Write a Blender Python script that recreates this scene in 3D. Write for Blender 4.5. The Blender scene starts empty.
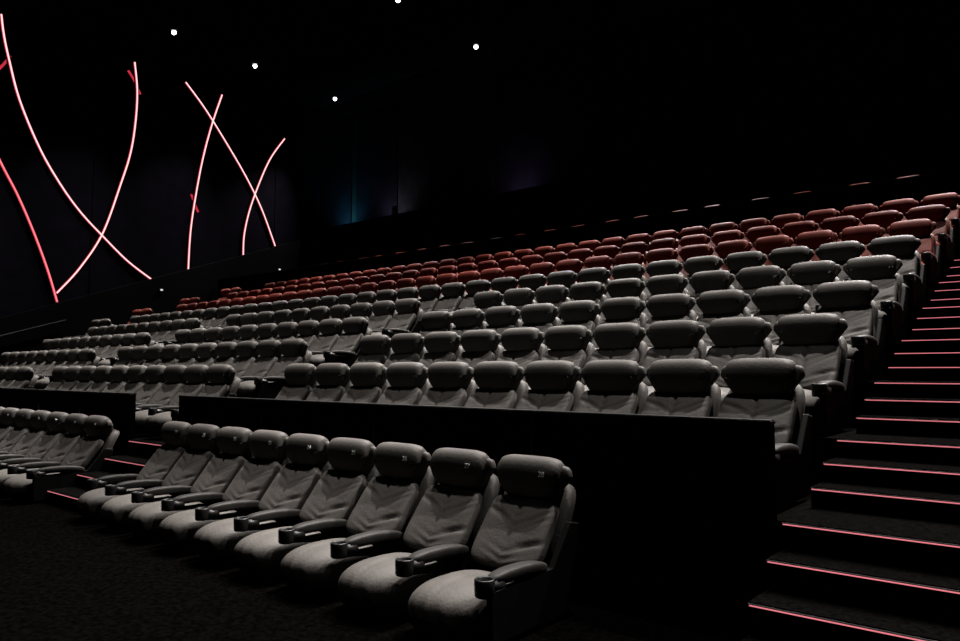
import bpy, bmesh, math, random
from mathutils import Vector, Matrix

random.seed(7)
scene = bpy.context.scene
PI = math.pi

# ------------------------------------------------------------------ camera
W, H, FPX = 960, 641, 733.0
YAW, PITCH = 0.872, 0.069
FWD = Vector((-math.cos(YAW)*math.cos(PITCH), math.sin(YAW)*math.cos(PITCH), math.sin(PITCH)))
cam_data = bpy.data.cameras.new('camera')
cam = bpy.data.objects.new('camera', cam_data)
scene.collection.objects.link(cam)
cam_data.sensor_width = 36.0
cam_data.lens = FPX/W*36.0
cam_data.clip_end = 200
cam.location = (0, 0, 0)
cam.rotation_euler = FWD.to_track_quat('-Z', 'Y').to_euler()
scene.camera = cam
RT = FWD.cross(Vector((0, 0, 1))).normalized()
UP = RT.cross(FWD)

# ------------------------------------------------------------------ light levels
world = bpy.data.worlds.new('hall_air')
scene.world = world
world.use_nodes = True
world.node_tree.nodes['Background'].inputs[0].default_value = (0.5, 0.5, 0.6, 1)
world.node_tree.nodes['Background'].inputs[1].default_value = 0.0
scene.view_settings.view_transform = 'Standard'
scene.view_settings.look = 'None'
scene.view_settings.gamma = 1.0
scene.view_settings.use_curve_mapping = False
scene.view_settings.exposure = 0.0
LAMP_W = 14500.0            # watts of one ceiling downlight
LAMP_COL = (1.0, 0.935, 0.89)
STEP_LED = (1.0, 0.27, 0.32)
STEP_LED_POWER = .8
WALL_LED = (1.0, 0.60, 0.61)
WALL_LED_POWER = 1.45
WALL_LED_EDGE = (1.0, 0.05, 0.10)
FLOOR_Z = -1.64            # stalls floor, camera height 1.64
LEFT_X, RIGHT_X, BACK_Y, FRONT_Y, CEIL_Z = -28.0, 0.9, 21.5, -9.0, 12.6

# ------------------------------------------------------------------ helpers
def ray(u, v):
    return FWD + RT*((u-480)/FPX) + UP*((320.5-v)/FPX)
def at_x(u, v, x):
    d = ray(u, v); return d*(x/d.x)
def at_y(u, v, y):
    d = ray(u, v); return d*(y/d.y)

def nodes_mat(name, col, rough=0.6, spec=0.5, metal=0.0):
    m = bpy.data.materials.new(name); m.use_nodes = True
    b = m.node_tree.nodes['Principled BSDF']
    b.inputs['Base Color'].default_value = (*col, 1)
    b.inputs['Roughness'].default_value = rough
    b.inputs['Specular IOR Level'].default_value = spec
    b.inputs['Metallic'].default_value = metal
    return m, m.node_tree, b

def mottled(name, c1, c2, scale, rough, spec=0.5, bump=0.0, bscale=60, detail=4, tint=False):
    m, nt, b = nodes_mat(name, c1, rough, spec)
    tc = nt.nodes.new('ShaderNodeTexCoord')
    n = nt.nodes.new('ShaderNodeTexNoise'); n.inputs['Scale'].default_value = scale
    n.inputs['Detail'].default_value = detail
    nt.links.new(tc.outputs['Object'], n.inputs['Vector'])
    r = nt.nodes.new('ShaderNodeValToRGB')
    r.color_ramp.elements[0].color = (*c1, 1); r.color_ramp.elements[0].position = .35
    r.color_ramp.elements[1].color = (*c2, 1); r.color_ramp.elements[1].position = .65
    nt.links.new(n.outputs['Fac'], r.inputs['Fac'])
    out = r.outputs['Color']
    if tint:
        oi = nt.nodes.new('ShaderNodeObjectInfo')
        mr = nt.nodes.new('ShaderNodeMapRange')
        mr.inputs['To Min'].default_value = .86; mr.inputs['To Max'].default_value = 1.1
        nt.links.new(oi.outputs['Random'], mr.inputs['Value'])
        hs = nt.nodes.new('ShaderNodeHueSaturation')
        nt.links.new(mr.outputs[0], hs.inputs['Value']); nt.links.new(out, hs.inputs['Color'])
        out = hs.outputs['Color']
    nt.links.new(out, b.inputs['Base Color'])
    if bump:
        n2 = nt.nodes.new('ShaderNodeTexNoise'); n2.inputs['Scale'].default_value = bscale
        n2.inputs['Detail'].default_value = 3
        nt.links.new(tc.outputs['Object'], n2.inputs['Vector'])
        bp = nt.nodes.new('ShaderNodeBump'); bp.inputs['Strength'].default_value = bump
        bp.inputs['Distance'].default_value = .01
        nt.links.new(n2.outputs['Fac'], bp.inputs['Height'])
        nt.links.new(bp.outputs['Normal'], b.inputs['Normal'])
    return m

def emit(name, col, power):
    m = bpy.data.materials.new(name); m.use_nodes = True
    nt = m.node_tree; nt.nodes.clear()
    e = nt.nodes.new('ShaderNodeEmission'); o = nt.nodes.new('ShaderNodeOutputMaterial')
    e.inputs[0].default_value = (*col, 1); e.inputs[1].default_value = power
    nt.links.new(e.outputs[0], o.inputs[0]); return m

M = dict(
    grey=mottled('grey_leather', (.044, .0412, .038), (.052, .0488, .0452), 9, .62, .11, .25, 55, tint=True),
    red=mottled('red_leather', (.068, .0140, .0100), (.084, .0175, .0125), 9, .62, .07, .25, 55, tint=True),
    dark=mottled('black_vinyl', (.003, .003, .003), (.004, .004, .004), 12, .6, .04),
    plastic=nodes_mat('black_plastic', (.004, .004, .0042), .4, .14)[0],
    carpet=mottled('charcoal_carpet', (.00035, .00033, .0003), (.0012, .0011, .0010), 26, 1, 0, .8, 160, 8),
    step=mottled('stair_carpet', (.0009, .00088, .00085), (.0026, .0025, .0023), 40, 1, 0, .6, 160, 8),
    wall=mottled('black_wall_cloth', (.0018, .0018, .002), (.003, .003, .0035), 3, 1, 0),
    panel=mottled('dark_lilac_wall_panel', (.0010, .0009, .0015), (.0014, .0012, .002), 2, 1, 0),
    low=mottled('black_painted_low_wall', (.0003, .0003, .00033), (.00045, .00045, .0005), 5, .9, .008),
    ceil=nodes_mat('black_ceiling', (.002, .002, .0023), 1, 0)[0],
    metal=nodes_mat('dark_metal', (.03, .03, .03), .5, .5, 1.0)[0],
    number=nodes_mat('white_embroidery', (.95, .95, .93), .8)[0],
    led=emit('step_led', STEP_LED, STEP_LED_POWER),
    wled=emit('wall_led_core', WALL_LED, WALL_LED_POWER),
    wred=emit('wall_led_red_core', (1, .22, .26), 1.2),
    wedge=emit('wall_led_edge', WALL_LED_EDGE, .55),
    lamp=emit('lamp_lens', (1, .97, .93), 6.0),
    aisle=emit('aisle_lens', (.9, .95, 1), .8),
    spk=nodes_mat('grey_speaker_box', (.05, .05, .055), .6, .1)[0],
)

def mesh_obj(name, me, parent=None):
    o = bpy.data.objects.new(name, me)
    scene.collection.objects.link(o)
    if parent: o.parent = parent
    return o
def bm_obj(name, bm, mat, parent=None, smooth=False):
    me = bpy.data.meshes.new(name)
    bmesh.ops.recalc_face_normals(bm, faces=bm.faces)
    bm.to_mesh(me); bm.free()
    if smooth:
        for p in me.polygons: p.use_smooth = True
    me.materials.append(mat)
    return mesh_obj(name, me, parent)
def add_box(bm, lo, hi, bevel=0.0):
    g = bmesh.ops.create_cube(bm, size=1.0)
    c = [(a+b)/2 for a, b in zip(lo, hi)]; s = [b-a for a, b in zip(lo, hi)]
    for v in g['verts']:
        v.co = Vector((c[0]+v.co.x*s[0], c[1]+v.co.y*s[1], c[2]+v.co.z*s[2]))
    if bevel:
        es = set(e for v in g['verts'] for e in v.link_edges)
        bmesh.ops.bevel(bm, geom=list(es), offset=bevel, segments=2, affect='EDGES')
def tag(o, label, cat, group=None, kind=None):
    if kind: o['kind'] = kind
    if label: o['label'] = label
    if cat: o['category'] = cat
    if group: o['group'] = group
    return o
def struct(name, bm, mat):
    o = bm_obj(name, bm, mat); o['kind'] = 'structure'; return o
def empty(name, loc):
    o = bpy.data.objects.new(name, None); scene.collection.objects.link(o)
    o.location = loc; o.empty_display_size = .2; return o

def rbox(hx, hy, hz, p=4.0, n=10, fn=None, ax=None):
    """padded block: cube grid pushed onto a p-norm ball, then shaped by fn"""
    bm = bmesh.new(); vs = {}
    def V(i, j, k):
        key = (i, j, k)
        if key not in vs:
            q = [math.copysign(abs(math.sin(PI/2*(2*t/n-1)))**.9, 2*t/n-1) for t in (i, j, k)]
            if ax: L = (abs(q[0])**ax + (abs(q[1])**p + abs(q[2])**p)**(ax/p))**(1/ax)
            else: L = sum(abs(a)**p for a in q)**(1/p)
            c = Vector((q[0]/L*hx, q[1]/L*hy, q[2]/L*hz))
            if fn: c = fn(c, (q[0]/L, q[1]/L, q[2]/L))
            vs[key] = bm.verts.new(c)
        return vs[key]
    for a in range(n):
        for b in range(n):
            for s in (0, n):
                bm.faces.new([V(s, a, b), V(s, a+1, b), V(s, a+1, b+1), V(s, a, b+1)])
                bm.faces.new([V(a, s, b), V(a+1, s, b), V(a+1, s, b+1), V(a, s, b+1)])
                bm.faces.new([V(a, b, s), V(a+1, b, s), V(a+1, b+1, s), V(a, b+1, s)])
    return bm
def place(bm, tilt, loc):
    """lean backwards by tilt (degrees), then move"""
    m = Matrix.Translation(loc) @ Matrix.Rotation(-math.radians(tilt), 4, 'X')
    bmesh.ops.transform(bm, matrix=m, verts=bm.verts); return bm

# ------------------------------------------------------------------ hall shell
SEAT = 0.66
HEAD_Y = {1: 4.46}; FLOORS = {1: FLOOR_Z}
for r in range(2, 8):
    HEAD_Y[r] = 5.86 + 1.285*(r-2); FLOORS[r] = -0.935 + .4215*(r-2)
HEAD_Y[8] = HEAD_Y[7]+1.46; FLOORS[8] = FLOORS[7]+.467
HEAD_Y[9] = HEAD_Y[8]+1.46; FLOORS[9] = FLOORS[8]+.467
EDGE_Y = {2: 4.78}
for r in range(3, 10): EDGE_Y[r] = HEAD_Y[r] - 1.06
EDGE_Y[10] = 16.2; FLOORS[10] = 3.05; HEAD_Y[10] = 17.5
X0 = -2.0
TIER_X1 = -1.55            # left edge of the right-hand stairs

bm = bmesh.new(); add_box(bm, (LEFT_X, FRONT_Y, FLOOR_Z-.3), (RIGHT_X, BACK_Y, FLOOR_Z)); struct('floor', bm, M['carpet'])
for r in range(2, 11):
    y1 = EDGE_Y[r+1] if r < 10 else BACK_Y
    bm = bmesh.new(); add_box(bm, (LEFT_X, EDGE_Y[r], FLOOR_Z), (TIER_X1, y1, FLOORS[r]))
    struct('floor', bm, M['step'])
bm = bmesh.new(); add_box(bm, (LEFT_X, FRONT_Y, CEIL_Z), (RIGHT_X, BACK_Y, CEIL_Z+.3)); struct('ceiling', bm, M['ceil'])
bm = bmesh.new(); add_box(bm, (LEFT_X-.3, FRONT_Y, FLOOR_Z), (LEFT_X, BACK_Y, CEIL_Z)); struct('wall_left', bm, M['panel'])
bm = bmesh.new(); add_box(bm, (RIGHT_X, FRONT_Y, FLOOR_Z), (RIGHT_X+.3, BACK_Y, CEIL_Z)); struct('wall_right', bm, M['wall'])
bm = bmesh.new(); add_box(bm, (LEFT_X, BACK_Y, FLOOR_Z), (RIGHT_X, BACK_Y+.3, CEIL_Z)); struct('wall_back', bm, M['wall'])
bm = bmesh.new(); add_box(bm, (LEFT_X, FRONT_Y-.3, FLOOR_Z), (RIGHT_X, FRONT_Y, CEIL_Z)); struct('wall_front', bm, M['wall'])
# dado below the light strips: a thick wainscot whose top follows the rake
def rake_top(y): return 2.35 + .357*(y-10)
bm = bmesh.new()
prof = [(FRONT_Y, FLOOR_Z), (BACK_Y-.02, FLOOR_Z), (BACK_Y-.02, rake_top(BACK_Y)), (1.5, rake_top(1.5)), (FRONT_Y, rake_top(1.5))]
a = [bm.verts.new((LEFT_X+.002, y, z)) for y, z in prof]; b = [bm.verts.new((LEFT_X+.35, y, z)) for y, z in prof]
bm.faces.new(a); bm.faces.new(b[::-1])
for i in range(len(prof)):
    j = (i+1) % len(prof); bm.faces.new([a[i], b[i], b[j], a[j]])
struct('trim_1', bm, M['low'])
# ledge along the back wall and the panels above it
LEDGE_Z = at_y(396, 214, BACK_Y-1.3).z
bm = bmesh.new(); add_box(bm, (LEFT_X+.36, BACK_Y-1.3, FLOORS[10]), (RIGHT_X, BACK_Y-.002, LEDGE_Z)); struct('trim_2', bm, M['low'])
n = 3
for (u0, u1, tilt) in [(322, 352, 0), (357, 398, 0), (497, 640, 0), (646, 800, 0)]:
    xa, xb = at_y(u0, 200, BACK_Y).x, at_y(u1, 200, BACK_Y).x
    bm = bmesh.new(); add_box(bm, (xa, BACK_Y-.06, LEDGE_Z+.02), (xb, BACK_Y-.004, CEIL_Z-1.2), .01)
    struct('trim_%d' % n, bm, M['panel']); n += 1
# acoustic panel joints on the side wall
for y in (6.0, 11.2, 15.1, 19.0):
    bm = bmesh.new(); add_box(bm, (LEFT_X+.002, y-.02, rake_top(y)+.05), (LEFT_X+.02, y+.02, CEIL_Z-.02))
    struct('trim_%d' % n, bm, M['low']); n += 1

# ------------------------------------------------------------------ stairs
def led_strip(x0, x1, y, z, label, group):
    t = empty('step_light', ((x0+x1)/2, y, z-.02))
    tag(t, label, 'light strip', group)
    hw = (x1-x0)/2
    bm = bmesh.new(); add_box(bm, (-hw, -.006, -.008), (hw, .012, .010)); bm_obj('nosing', bm, M['dark'], t)
    bm = bmesh.new(); add_box(bm, (-hw+.01, -.010, -.002), (hw-.01, -.0062, .005)); bm_obj('light_strip', bm, M['led'], t)
ORD = ['lowest', 'second', 'third', 'fourth', 'fifth', 'sixth', 'seventh', 'eighth', 'ninth', 'tenth', 'eleventh', 'twelfth',
       'thirteenth', 'fourteenth', 'fifteenth', 'sixteenth', 'seventeenth', 'eighteenth', 'nineteenth', 'twentieth',
       'twenty-first', 'twenty-second', 'twenty-third', 'twenty-fourth', 'twenty-fifth', 'twenty-sixth', 'twenty-seventh',
       'twenty-eighth', 'twenty-ninth', 'thirtieth', 'thirty-first', 'thirty-second', 'thirty-third', 'thirty-fourth', 'thirty-fifth']
def step_edges(rmax, ybase=0):
    """(front edge y, tread z) of every stair from the stalls floor to the tier rmax"""
    out = [(EDGE_Y[2]-.93, FLOOR_Z+.1775), (EDGE_Y[2]-.60, FLOOR_Z+.355), (EDGE_Y[2]-.29, FLOOR_Z+.5325)]
    for r in range(2, rmax):
        out.append((EDGE_Y[r], FLOORS[r]))
        rise = FLOORS[r+1]-FLOORS[r]; d = EDGE_Y[r+1]-EDGE_Y[r]
        k = 3 if r < 9 else 6
        for j in range(1, k):
            f = (.47, .71)[j-1] if k == 3 else .3+.7*(j-1)/k
            out.append((EDGE_Y[r]+d*f, FLOORS[r]+rise*j/k))
    out.append((EDGE_Y[rmax], FLOORS[rmax]))
    return out
right = step_edges(10)
for i, (y, z) in enumerate(right):
    y1 = right[i+1][0] if i+1 < len(right) else BACK_Y-1.31
    bm = bmesh.new(); add_box(bm, (TIER_X1+.001, y, FLOOR_Z), (RIGHT_X, y1, z)); struct('floor', bm, M['step'])
    led_strip(TIER_X1, RIGHT_X-.02, y-.0125, z+.004,
              'red light strip on the %s step of the wide stairs at right' % ORD[i], 'red step lights on the right stairs')
# the two stairways between the seat blocks
for ai, (xa, xb, xc, xd) in enumerate([(-10.20, -8.90, -9.58, -8.32), (-18.12, -16.82, -17.50, -16.24)]):
    nm = ('nearer', 'farther')[ai]
    st = [(3.66, FLOOR_Z+.16), (4.0, FLOOR_Z+.325), (4.34, FLOOR_Z+.50)] + step_edges(6)[3:]
    st[3] = (4.67, FLOORS[2])
    bm = bmesh.new(); add_box(bm, (xa, 4.67, FLOOR_Z), (xb, EDGE_Y[2]-.001, FLOORS[2])); struct('floor', bm, M['step'])
    for i, (y, z) in enumerate(st[:3]):
        y1 = st[i+1][0]
        bm = bmesh.new(); add_box(bm, (xa, y, FLOOR_Z), (xb, y1-.001, z)); struct('floor', bm, M['step'])
        led_strip(xa+.02, xb-.02, y-.0125, z, 'red light strip on the %s step of the %s gap in the front row' % (ORD[i], nm),
                  'red step lights on the stairways between blocks')
    k = 3
    for r in range(2, 6):
        for j in range(3):
            y, z = st[3+(r-2)*3+j]
            x0, x1 = (xa, xb) if (r == 2 and j == 0) else (xc, xd)
            if j:
                bm = bmesh.new(); add_box(bm, (x0, y, FLOORS[r]), (x1, EDGE_Y[r+1]-.001, z)); struct('floor', bm, M['step'])
            led_strip(x0+.02, x1-.02, y-.0125, z-.001, 'red light strip on the %s step of the %s stairway between seat blocks' % (ORD[k], nm),
                      'red step lights on the stairways between blocks')
            k += 1

# low walls: in front of the second row, and before the rearmost row
for (x0, x1, lab) in [(-8.88, -1.57, 'black low wall behind the numbered front row, right block'),
                      (-16.80, -10.22, 'black low wall behind the front row between the two stairways'),
                      (LEFT_X+.36, -18.14, 'black low wall behind the front row, leftmost stretch')]:
    t = empty('low_wall', ((x0+x1)/2, 4.71, FLOOR_Z)); tag(t, lab, 'low wall', 'black low walls behind the front row')
    hw = (x1-x0)/2
    bm = bmesh.new(); add_box(bm, (-hw, -.04, 0), (hw, .04, 1.30)); bm_obj('wall_panel', bm, M['low'], t)
    bm = bmesh.new(); add_box(bm, (-hw-.005, -.05, 1.30), (hw+.005, .05, 1.335), .008); bm_obj('cap_rail', bm, M['plastic'], t)
    bm = bmesh.new()
    k = max(2, round((x1-x0)/1.8))
    for q in range(1, k): add_box(bm, (-hw+2*hw*q/k-.006, -.0445, .1), (-hw+2*hw*q/k+.006, -.0405, 1.29))
    bm_obj('joint_strip', bm, M['plastic'], t)
t = empty('low_wall', (-14.0, 16.12, FLOORS[9])); tag(t, 'black wall between the red rows and the rearmost seats', 'low wall')
bm = bmesh.new(); add_box(bm, (-13.6, -.05, 0), (12.42, .05, 1.63)); bm_obj('wall_panel', bm, M['low'], t)
bm = bmesh.new(); add_box(bm, (-13.6, -.06, 1.63), (12.43, .06, 1.66), .006); bm_obj('cap_rail', bm, M['plastic'], t)

# ------------------------------------------------------------------ seats
def seat_meshes(main, tag_):
    d = {}
    def keep(name, bm, mat, smooth=True):
        me = bpy.data.meshes.new(name+'_'+tag_)
        bmesh.ops.recalc_face_normals(bm, faces=bm.faces)
        bm.to_mesh(me); bm.free()
        if smooth:
            for p in me.polygons: p.use_smooth = True
        me.materials.append(mat); d[name] = me
    # pillow headrest: fat top edge, belly, tucked underneath, narrower towards the bottom
    def f_head(c, q):
        x, y, z = c
        x *= 1.0 + .05*q[2] - (.13*q[2]**2 if q[2] < 0 else 0)
        z -= .008*abs(q[0])**3 if q[2] > 0 else -.035*abs(q[0])**2.2
        e = max(0, abs(q[0])-.7)/.3                              # gathers at the stitched ends
        g = e*math.sin(math.atan2(q[2], -q[1])*14)*max(0, math.sin(math.atan2(q[2], -q[1])*1.0))**2
        y += .003*g; z += .004*g
        return Vector((x, y, z))
    keep('headrest', place(rbox(.258, .110, .170, 2.1, 26, f_head, 6), -8, (0, -.088, .868)), main)
    def f_ear(c, q):
        x, y, z = c
        if q[2] < .35: x *= 1.0 + .42*(q[2]-.35)/1.35
        if q[2] < .35: y -= .03*(.35-q[2])
        return Vector((x, y, z))
    keep('headrest_frame', place(rbox(.317, .044, .128, 2.6, 20, f_ear, 9), -2, (0, -.070, .855)), main)
    # back cushion with middle seam and chevron creases
    rnd = random.Random(3)
    folds = [(rnd.uniform(-1, 1), rnd.uniform(.5, 1.1), rnd.choice((-1, 1))) for _ in range(9)]
    def f_back(c, q):
        x, y, z = c
        if q[1] < .2:
            ax = abs(q[0])
            y += .014*math.exp(-(x/.012)**2)                         # seam
            fade = max(0, 1-ax**2)
            t = 1-2*abs(math.sin(q[2]*13 - ax*(6.5+1.5*math.sin(q[2]*3)) + (.5 if x > 0 else 0))); y -= .0042*t*(.55+.45*math.sin(q[2]*7+q[0]*2))*math.exp(-(ax/.5)**2)
            for (z0, s, sg) in folds:
                if sg*q[0] > 0:
                    dd = (q[2] - z0 - s*(ax-.35)*.6)/.055
                    y += .0085*math.exp(-dd*dd)*math.exp(-((ax-.62)/.35)**2)
            y += .010*ax**6
        x *= 1.0 - .02*q[2]
        if q[2] > 0: z += .02*abs(q[0])**2 
        return Vector((x, y, z))
    keep('backrest', place(rbox(.284, .062, .265, 5.5, 44, f_back), 38, (0, -.275, .538)), main)
    # outer shell with rolled shoulders
    def f_shell(c, q):
        x, y, z = c
        if q[2] > .55: y += .03*((q[2]-.55)/.45)**2
        y += .02*(q[2]**2)
        return Vector((x, y, z))
    keep('back_shell', place(rbox(.298, .062, .36, 5.0, 14, f_shell), 24, (0, -.10, .535)), main)
    # seat cushion, waterfall front with pulled creases
    def f_seat(c, q):
        x, y, z = c
        if q[1] < -.1:
            k = (-q[1]-.1)/.9
            y -= .02*k*(1-q[0]**2)
            t = math.sin(q[0]*15 + 1.2*math.sin(q[2]*3) + 2.5*k)
            amp = .0045*min(1, k*1.6)*(1 if q[2] < .93 else .6)
            y += amp*t; z += .5*amp*t
        z += .022*(1-q[0]**2)*(1 if q[2] > 0 else 0)
        if q[1] < 0: z += .018*(-q[1]) if q[2] > 0 else -.02*q[1]*0
        if q[2] > 0: z -= .01*math.exp(-(x/.012)**2)*(1 if q[1] < .4 else 0)
        return Vector((x, y, z))
    keep('seat_cushion', place(rbox(.262, .36, .158, 2.35, 34, f_seat, 3.6), -1, (0, -.735, .190)), main)
    # plinth
    bm = bmesh.new(); add_box(bm, (-.22, -.72, 0), (.22, -.2, .04), .01); add_box(bm, (-.18, -.68, .04), (.18, -.25, .10), .01)
    keep('base', bm, M['dark'], False)
    # end panel of a row, and the slim arm between two seats
    def prism(bm, prof, hw):
        a = [bm.verts.new((-hw, y, z)) for y, z in prof]; b = [bm.verts.new((hw, y, z)) for y, z in prof]
        bm.faces.new(a); bm.faces.new(b[::-1])
        for i in range(len(prof)):
            j = (i+1) % len(prof); bm.faces.new([a[i], b[i], b[j], a[j]])
    bm = bmesh.new(); prism(bm, [(-.98, .03), (-.22, .03), (-.08, .34), (-.03, .60), (-.14, .62), (-.34, .345), (-.99, .345)], .022)
    bmesh.ops.bevel(bm, geom=list(bm.edges), offset=.007, segments=1, affect='EDGES')
    keep('side_panel', bm, M['dark'], False)
    bm = bmesh.new(); prism(bm, [(-.60, .026), (-.40, .026), (-.34, .35), (-.92, .355), (-.92, .33), (-.62, .30)], .026)
    bmesh.ops.bevel(bm, geom=list(bm.edges), offset=.006, segments=1, affect='EDGES')
    keep('armrest', bm, M['dark'], False)
    def f_pad(c, q):
        x, y, z = c
        z += .02*(1-q[1]**2) - .012*q[1]
        return Vector((x, y, z))
    keep('arm_pad', place(rbox(.056, .285, .042, 3.6, 12, f_pad), 0, (0, -.60, .40)), main if tag_ == 'red' else M['armvinyl'])
    # cup holder: open ring
    bm = bmesh.new(); n = 20; rings = []
    for (r, z) in [(.054, .335), (.060, .345), (.062, .435), (.057, .441), (.047, .436), (.044, .37), (0.001, .358)]:
        rings.append([bm.verts.new((r*math.cos(2*PI*i/n), -.93+r*math.sin(2*PI*i/n), z)) for i in range(n)])
    add_box(bm, (-.05, -.93, .345), (.05, -.78, .42), .01)
    for q in range(len(rings)-1):
        for i in range(n): bm.faces.new([rings[q][i], rings[q][(i+1) % n], rings[q+1][(i+1) % n], rings[q+1][i]])
    bm.faces.new(rings[0][::-1]); bm.faces.new(rings[-1])
    keep('cup_holder', bm, M['plastic'])
    return d
M['armvinyl'] = mottled('charcoal_vinyl_pad', (.013, .0124, .0118), (.017, .0162, .0152), 14, .55, .07, .15, 70)
MESH = {'grey': seat_meshes(M['grey'], 'grey'), 'red': seat_meshes(M['red'], 'red')}

number_cache = {}
def number_mesh(s):
    if s not in number_cache:
        cu = bpy.data.curves.new('number', 'FONT'); cu.body = s; cu.size = .052; cu.extrude = .0012
        cu.align_x = 'CENTER'; cu.align_y = 'CENTER'
        o = bpy.data.objects.new('number', cu); scene.collection.objects.link(o)
        dg = bpy.context.evaluated_depsgraph_get()
        me = bpy.data.meshes.new_from_object(o.evaluated_get(dg))
        bpy.data.objects.remove(o)
        me.materials.clear(); me.materials.append(M['number'])
        number_cache[s] = me
    return number_cache[s]

def arm(kind, seat, x):
    d = MESH[kind]
    a = mesh_obj('armrest', d['armrest'], seat); a.location = (x, 0, -.025)
    mesh_obj('arm_pad', d['arm_pad'], a); mesh_obj('cup_holder', d['cup_holder'], a)

def proto(kind):
    d = MESH[kind]
    t = empty('cinema_seat', (0, 0, 0))
    for k in ('base', 'seat_cushion', 'backrest', 'back_shell', 'headrest_frame', 'headrest'):
        mesh_obj(k, d[k], t)
    arm(kind, t, .305)
    return t
def copy_tree(o, parent=None):
    c = o.copy(); scene.collection.objects.link(c)
    if parent: c.parent = parent
    for ch in list(o.children): copy_tree(ch, c)
    return c
PROTO = {}
def seat(kind, x, y, z, label, group, left_arm=False, number=None, end=False):
    if kind not in PROTO: PROTO[kind] = s = proto(kind)
    else: s = copy_tree(PROTO[kind])
    s.location = (x, y, z)
    tag(s, label, 'seat', group)
    late.append((kind, s, left_arm, number, end))
    return s
late = []
def nth(i): return 'first' if i == 0 else ORD[i]

# front row: numbered block, then a block beyond the stairway
fx = -3.28
for i in range(9):
    num = str(28-i)
    lab = 'grey front row seat with %s on its headrest, %s from the right end' % (num, nth(i))
    seat('grey', -3.2-.662*i+{0: .065, 1: .03}.get(i, 0), 4.40+.02*i, FLOORS[1], lab, 'front row seats, right block', i == 8, num, i == 0)
for i in range(9):
    lab = 'dark grey front row seat at left, %s beyond the stairway' % nth(i)
    seat('grey', -3.2-.662*(11+i), HEAD_Y[1], FLOORS[1], lab, 'front row seats beyond the stairway', False, str(19-i), i == 0)
ROWNAME = {2: 'the row behind the low wall', 3: 'the second raised row', 4: 'the third raised row', 5: 'the fourth raised row',
           6: 'the rearmost grey row', 7: 'the lowest red row', 8: 'the middle red row', 9: 'the top red row'}
IDX_MAX = {2: 28, 3: 32, 4: 33, 5: 33, 6: 33, 7: 32, 8: 31, 9: 31}
for r in range(2, 10):
    kind = 'grey' if r <= 6 else 'red'
    for i in range(IDX_MAX[r]+1):
        if r <= 5 and i in (10, 11, 22, 23): continue
        if r <= 5:
            b, k = (0, i) if i < 10 else ((1, i-12) if i < 22 else (2, i-24))
            blk = ('right block', 'middle block', 'left block')[b]
            lab = 'grey seat in %s, %s, %s from its right end' % (ROWNAME[r], blk, nth(k))
            g = 'grey seats of ' + ROWNAME[r]; la = i in (9, 21, 33)
        else:
            lab = '%s seat in %s, %s from the right end' % (kind, ROWNAME[r], nth(i))
            g = '%s seats of %s' % (kind, ROWNAME[r]); la = i == IDX_MAX[r]
        seat(kind, X0-SEAT*i, HEAD_Y[r]+{2: .0068, 3: .006, 4: .005, 5: .004, 6: .004}.get(r, 0)*min(i, 15), FLOORS[r], lab, g, la, None, i in (0, 12, 24))
# pairs of seats standing apart at the far left wall
for r, xs in {6: (-25.9, -26.6), 7: (-25.6, -26.3), 8: (-25.0, -25.7), 9: (-24.7, -25.4)}.items():
    for q, x in enumerate(xs):
        kind = 'grey' if r < 7 else 'red'
        seat(kind, x, HEAD_Y[r], FLOORS[r], '%s %s seat of the pair standing apart left of %s' % (('right', 'left')[q], kind, ROWNAME[r]),
             'pairs of seats by the left wall', q == 1)
# rearmost row: only headrest tops show above the wall
back_x = [-2.88, -3.79, -4.98, -5.92, -7.12, -7.95, -9.05, -9.92, -11.01, -11.97, -13.05, -13.98, -15.16, -16.12, -17.17, -18.2, -19.26, -20.12, -21.42, -22.31]
for i, x in enumerate(back_x):
    seat('red', x, HEAD_Y[10], FLOORS[10], 'rearmost row seat showing only its headrest above the wall, %s from right' % nth(i), 'seats behind the rear wall')
from mathutils.bvhtree import BVHTree
hb = bmesh.new(); hb.from_mesh(MESH['grey']['headrest']); tree = BVHTree.FromBMesh(hb)
for kind, s, la, num, end in late:
    if num:                                # the numbered front row stands half reclined, cushions slid forward
        for c in s.children:
            if c.name.startswith('seat_cushion'): c.location = (0, -.065, -.03)
            elif c.name.startswith('armrest'): c.location.y = -.06
            elif c.name.startswith('backrest'): c.location = (0, -.02, -.015)
    if la:
        arm(kind, s, -.305)
        if num: s.children[-1].location.y = -.06
        p = mesh_obj('side_panel', MESH[kind]['side_panel'], s); p.location = (-.333, 0, 0)
    if end:
        p = mesh_obj('side_panel', MESH[kind]['side_panel'], s); p.location = (.335, 0, 0)
    if num:
        h = [c for c in s.children if c.name.startswith('headrest') and 'frame' not in c.name][0]
        hit, nrm, _, _ = tree.ray_cast(Vector((.155, -1, .925)), Vector((0, 1, 0)))
        o = mesh_obj('seat_number', number_mesh(num), h)
        zax = nrm.normalized(); xax = Vector((0, 0, 1)).cross(zax).normalized(); yax = zax.cross(xax)
        o.matrix_local = Matrix.Translation(hit+nrm*.003) @ Matrix((xax, yax, zax)).transposed().to_4x4()
hb.free()

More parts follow.
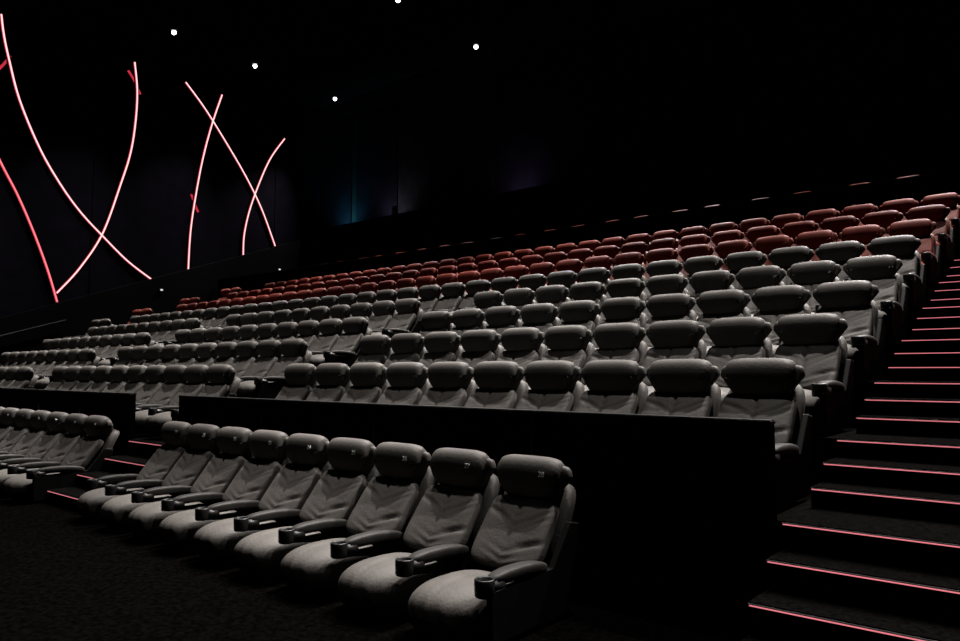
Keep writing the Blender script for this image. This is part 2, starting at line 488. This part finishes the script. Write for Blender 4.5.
# ------------------------------------------------------------------ curved light strips on the side wall
def smooth_path(pts, k=10):
    out = []
    P = [pts[0]] + pts + [pts[-1]]
    for i in range(1, len(P)-2):
        a, b, c, d = P[i-1], P[i], P[i+1], P[i+2]
        for j in range(k):
            t = j/k
            out.append(.5*((2*b)+(c-a)*t+(2*a-5*b+4*c-d)*t*t+(3*b-a-3*c+d)*t*t*t))
    out.append(pts[-1]); return out
def ribbon(path, half, x0, x1):
    bm = bmesh.new(); rows = []
    for i, p in enumerate(path):
        d = (path[min(i+1, len(path)-1)]-path[max(i-1, 0)]); d.x = 0; d.normalize()
        nrm = Vector((0, -d.z, d.y))*half
        rows.append([bm.verts.new((x, q.y, q.z)) for x, q in ((x0, p-nrm), (x1, p-nrm), (x1, p+nrm), (x0, p+nrm))])
    for a, b in zip(rows, rows[1:]):
        for i in range(4): bm.faces.new([a[i], a[(i+1) % 4], b[(i+1) % 4], b[i]])
    bm.faces.new(rows[0]); bm.faces.new(rows[-1][::-1])
    return bm
CURVES = [
    ([(1.5, 14), (4, 34), (9, 58), (20, 100), (40, 148), (60, 183), (80, 211), (103, 236), (128, 261), (152, 279.5)],
     'long glowing curve sweeping from top left down to the right'),
    ([(135, 62), (137.5, 90), (136, 120), (131, 152), (121, 184), (103, 233), (80, 268), (57, 293)], 'glowing curve hooking down to the sharp red point'),
    ([(-30, 95), (0, 160), (18, 195), (34, 232), (48, 270), (57.5, 302)], 'straightish red light strip at the left edge ending in the point'),
    ([(186, 82), (205, 108), (225, 140), (246, 176), (262, 209), (275.5, 246)], 'thin glowing curve running down right across two others'),
    ([(222.5, 94.5), (213, 122), (204, 155), (197, 190), (191, 230), (188.5, 270)], 'steep glowing curve left of the middle of the side wall'),
    ([(285, 138.5), (271, 158), (260, 182), (250, 210), (244.5, 235), (243.5, 256)], 'rightmost and shortest glowing curve on the side wall'),
]
for pts, lab in CURVES:
    P = [at_x(u, v, LEFT_X+.08) for u, v in pts]
    path = smooth_path(P)
    base = Vector((LEFT_X, path[-1].y, path[-1].z))
    t = empty('wall_light_strip', base); tag(t, lab, 'light strip', 'glowing curves on the side wall')
    loc = [p-base for p in path]
    bm_obj('channel', ribbon(loc, .085, .003, .035), M['low'], t)
    bm_obj('red_edge', ribbon(loc, .040, .0352, .055), M['wedge'], t)  # dim red band behind the core stands in for its halo
    red = lab.startswith('straightish')
    bm_obj('light_core', ribbon(loc, .022, .0552, .075), M['wred' if red else 'wled'], t)
# short red glowing marks crossing the curves
for pts, lab in [([(-2, 70), (5, 63), (11, 55)], 'short red slanted light mark crossing the longest curve'),
                 ([(129, 70), (135, 80), (141, 94)], 'short red light mark crossing the top of the hooked curve'),
                 ([(192, 194), (196, 205), (199, 212)], 'short red light mark crossing the steep curve')]:
    P = [at_x(u, v, LEFT_X+.08) for u, v in pts]; path = smooth_path(P, 4)
    base = Vector((LEFT_X, path[1].y, path[1].z)); loc = [p-base for p in path]
    o = bm_obj('wall_red_mark', ribbon(loc, .04, .003, .03), M['wedge']); o.location = base
    tag(o, lab, 'light strip', 'short red marks on the side wall')
# handrail along the left wall
t = empty('handrail', (LEFT_X+.45, 8, 0)); tag(t, 'thin dark handrail climbing along the left side wall', 'handrail')
A, B = at_x(-20, 341, LEFT_X+.45), at_x(66, 320, LEFT_X+.45)
def tube(bm, a, b, r, n=8):
    d = (b-a); L = d.length; q = d.to_track_quat('Z', 'Y').to_matrix().to_4x4()
    g = bmesh.ops.create_cone(bm, cap_ends=True, segments=n, radius1=r, radius2=r, depth=L)
    bmesh.ops.transform(bm, matrix=Matrix.Translation((a+b)/2) @ q, verts=g['verts'])
off = Vector((LEFT_X+.45, 8, 0))
bm = bmesh.new(); tube(bm, A-off, B-off, .025); bm_obj('rail', bm, M['dark'], t)
for f in (.1, .5, .9):
    p = A.lerp(B, f)-off
    bm = bmesh.new(); tube(bm, p, p+Vector((-.098, 0, -.05)), .012); bm_obj('bracket', bm, M['metal'], t)

# ------------------------------------------------------------------ lamps
def downlight(x, y, lab, power=LAMP_W, cone=58, tilt=17):
    t = empty('ceiling_light', (x, y, CEIL_Z)); tag(t, lab, 'ceiling light', 'round ceiling downlights')
    bm = bmesh.new(); g = bmesh.ops.create_cone(bm, cap_ends=True, segments=24, radius1=.16, radius2=.16, depth=.03)
    bmesh.ops.translate(bm, vec=(0, 0, -.016), verts=bm.verts); bm_obj('trim_ring', bm, M['plastic'], t, False)
    bm = bmesh.new(); bmesh.ops.create_uvsphere(bm, u_segments=16, v_segments=10, radius=.085)
    bmesh.ops.translate(bm, vec=(0, 0, -.08), verts=bm.verts); bm_obj('lens', bm, M['lamp'], t, True)
    ld = bpy.data.lights.new('downlight', 'SPOT'); ld.energy = power; ld.color = LAMP_COL
    ld.spot_size = math.radians(cone); ld.spot_blend = .8; ld.shadow_soft_size = .08
    lo = bpy.data.objects.new('lamp_light', ld); scene.collection.objects.link(lo); lo.parent = t; lo.location = (0, 0, -.27); lo.rotation_euler.x = -math.radians(tilt)
lights = [(174, 32.5), (255, 66), (335, 99), (398, 0), (476, 47)]
names = ['leftmost and lowest of the bright ceiling lights', 'second bright ceiling light from the left', 'third bright ceiling light from the left, farthest back',
         'ceiling light at the very top edge of the picture', 'bright ceiling light nearest the right']
for (u, v), lab in zip(lights, names):
    d = ray(u, v); p = d*((CEIL_Z-.08)/d.z); downlight(p.x, p.y, 'round white downlight, '+lab, LAMP_W*(1.4 if p.y > 18 else 1), 52 if p.y > 18 else 58, 26 if p.y > 18 else 22)
for x, y, f in [(-9.3, 20.7, 1.4), (-1.6, 20.7, 1.4), (-25.3, 2.4, .13), (-17.2, 2.4, .13), (-9.2, 2.4, .13), (-3.0, 2.4, .13), (-9.3, 16.4, 1), (-1.6, 16.4, 1), (-17.4, 12.6, 1), (-9.3, 12.6, 1), (-1.6, 12.6, 1),
             (-25.3, 9.4, 1.35), (-17.2, 9.4, 1.35), (-9.2, 9.4, 1.15), (-1.6, 9.4, .9), (-25.3, 6.2, .75), (-17.2, 6.2, .7), (-9.2, 6.2, .56), (-3.0, 6.2, .42)]:  # unseen downlights, added because the visible ones underlight the seats
    downlight(x, y, 'ceiling downlight outside the picture, %s, %s' % ({20.7: 'by the back wall', 2.4: 'before the front row', 16.4: 'over the top rows', 12.6: 'over the red rows', 9.4: 'over the grey rows', 6.2: 'over the front row'}[y],
              {-1: 'above the right stairs', -3: 'near the right stairs', -9: 'right of the middle', -17: 'left of the middle', -25: 'by the left wall'}[int(x)]), LAMP_W*f, (58 if y > 3 else 34) if y < 20 else 56, 26 if y > 20 else (22 if y > 3 else 8))

# small fixtures on the side dado and back ledge, plus added uplights
for (u, v), lab in [((161, 290), 'tiny lit aisle lamp on the dado below the long curve'), ((279, 269.5), 'tiny lit aisle lamp on the dado near the far corner')]:
    p = at_x(u, v, LEFT_X+.35)
    t = empty('aisle_lamp', (LEFT_X+.352, p.y, p.z)); tag(t, lab, 'wall lamp', 'tiny aisle lamps on the left wall')
    bm = bmesh.new(); add_box(bm, (0, -.09, -.05), (.05, .09, .05), .01); bm_obj('housing', bm, M['plastic'], t)
    bm = bmesh.new(); add_box(bm, (.051, -.05, -.03), (.056, .05, .03)); bm_obj('lens', bm, M['aisle'], t)
for (u, v), lab in [((396, 208), 'small grey box speaker on the back ledge beside the teal-lit panel'), ((862, 135), 'small dark box speaker on the back wall above the right rows')]:
    p = at_y(u, v, BACK_Y-1.1)
    zz = max(p.z, LEDGE_Z+.001) if u < 500 else p.z
    t = empty('wall_speaker', (p.x, BACK_Y-1.32 if u > 500 else p.y, zz-.12)); tag(t, lab, 'speaker', 'box speakers at the back')
    if u < 500: t.location.z = LEDGE_Z+.001
    bm = bmesh.new(); add_box(bm, (-.11, -.12, 0), (.11, .018, .38), .02); bm_obj('cabinet', bm, M['spk'], t)
    bm = bmesh.new(); add_box(bm, (-.085, -.128, .03), (.085, -.1205, .35)); bm_obj('grille', bm, M['plastic'], t)
for u, col, pw, lab in [(334, (.10, .55, .65), 1300, 'added teal uplight on the back ledge at the far corner'),
                        (378, (.6, .6, .72), 600, 'added dim cool uplight on the back ledge left of the speaker'),
                        (508, (.75, .6, .85), 300, 'added dim lilac uplight on the back ledge in the middle')]:  # no known fixtures: lamps added to give the back panels their faint glow
    p = at_y(u, 220, BACK_Y-1.0)
    t = empty('wall_uplight', (p.x, BACK_Y-1.05, LEDGE_Z+.001)); tag(t, lab, 'wall lamp', 'added uplights on the back ledge')
    bm = bmesh.new(); add_box(bm, (-.12, -.06, 0), (.12, .06, .07), .01); bm_obj('housing', bm, M['plastic'], t)
    ld = bpy.data.lights.new('uplight', 'SPOT'); ld.energy = pw; ld.color = col; ld.spot_size = math.radians(130); ld.spot_blend = 1; ld.shadow_soft_size = .05
    lo = bpy.data.objects.new('lamp_light', ld); scene.collection.objects.link(lo); lo.parent = t; lo.location = (0, 0, .12)
    lo.rotation_euler = (math.radians(180-50), 0, 0)
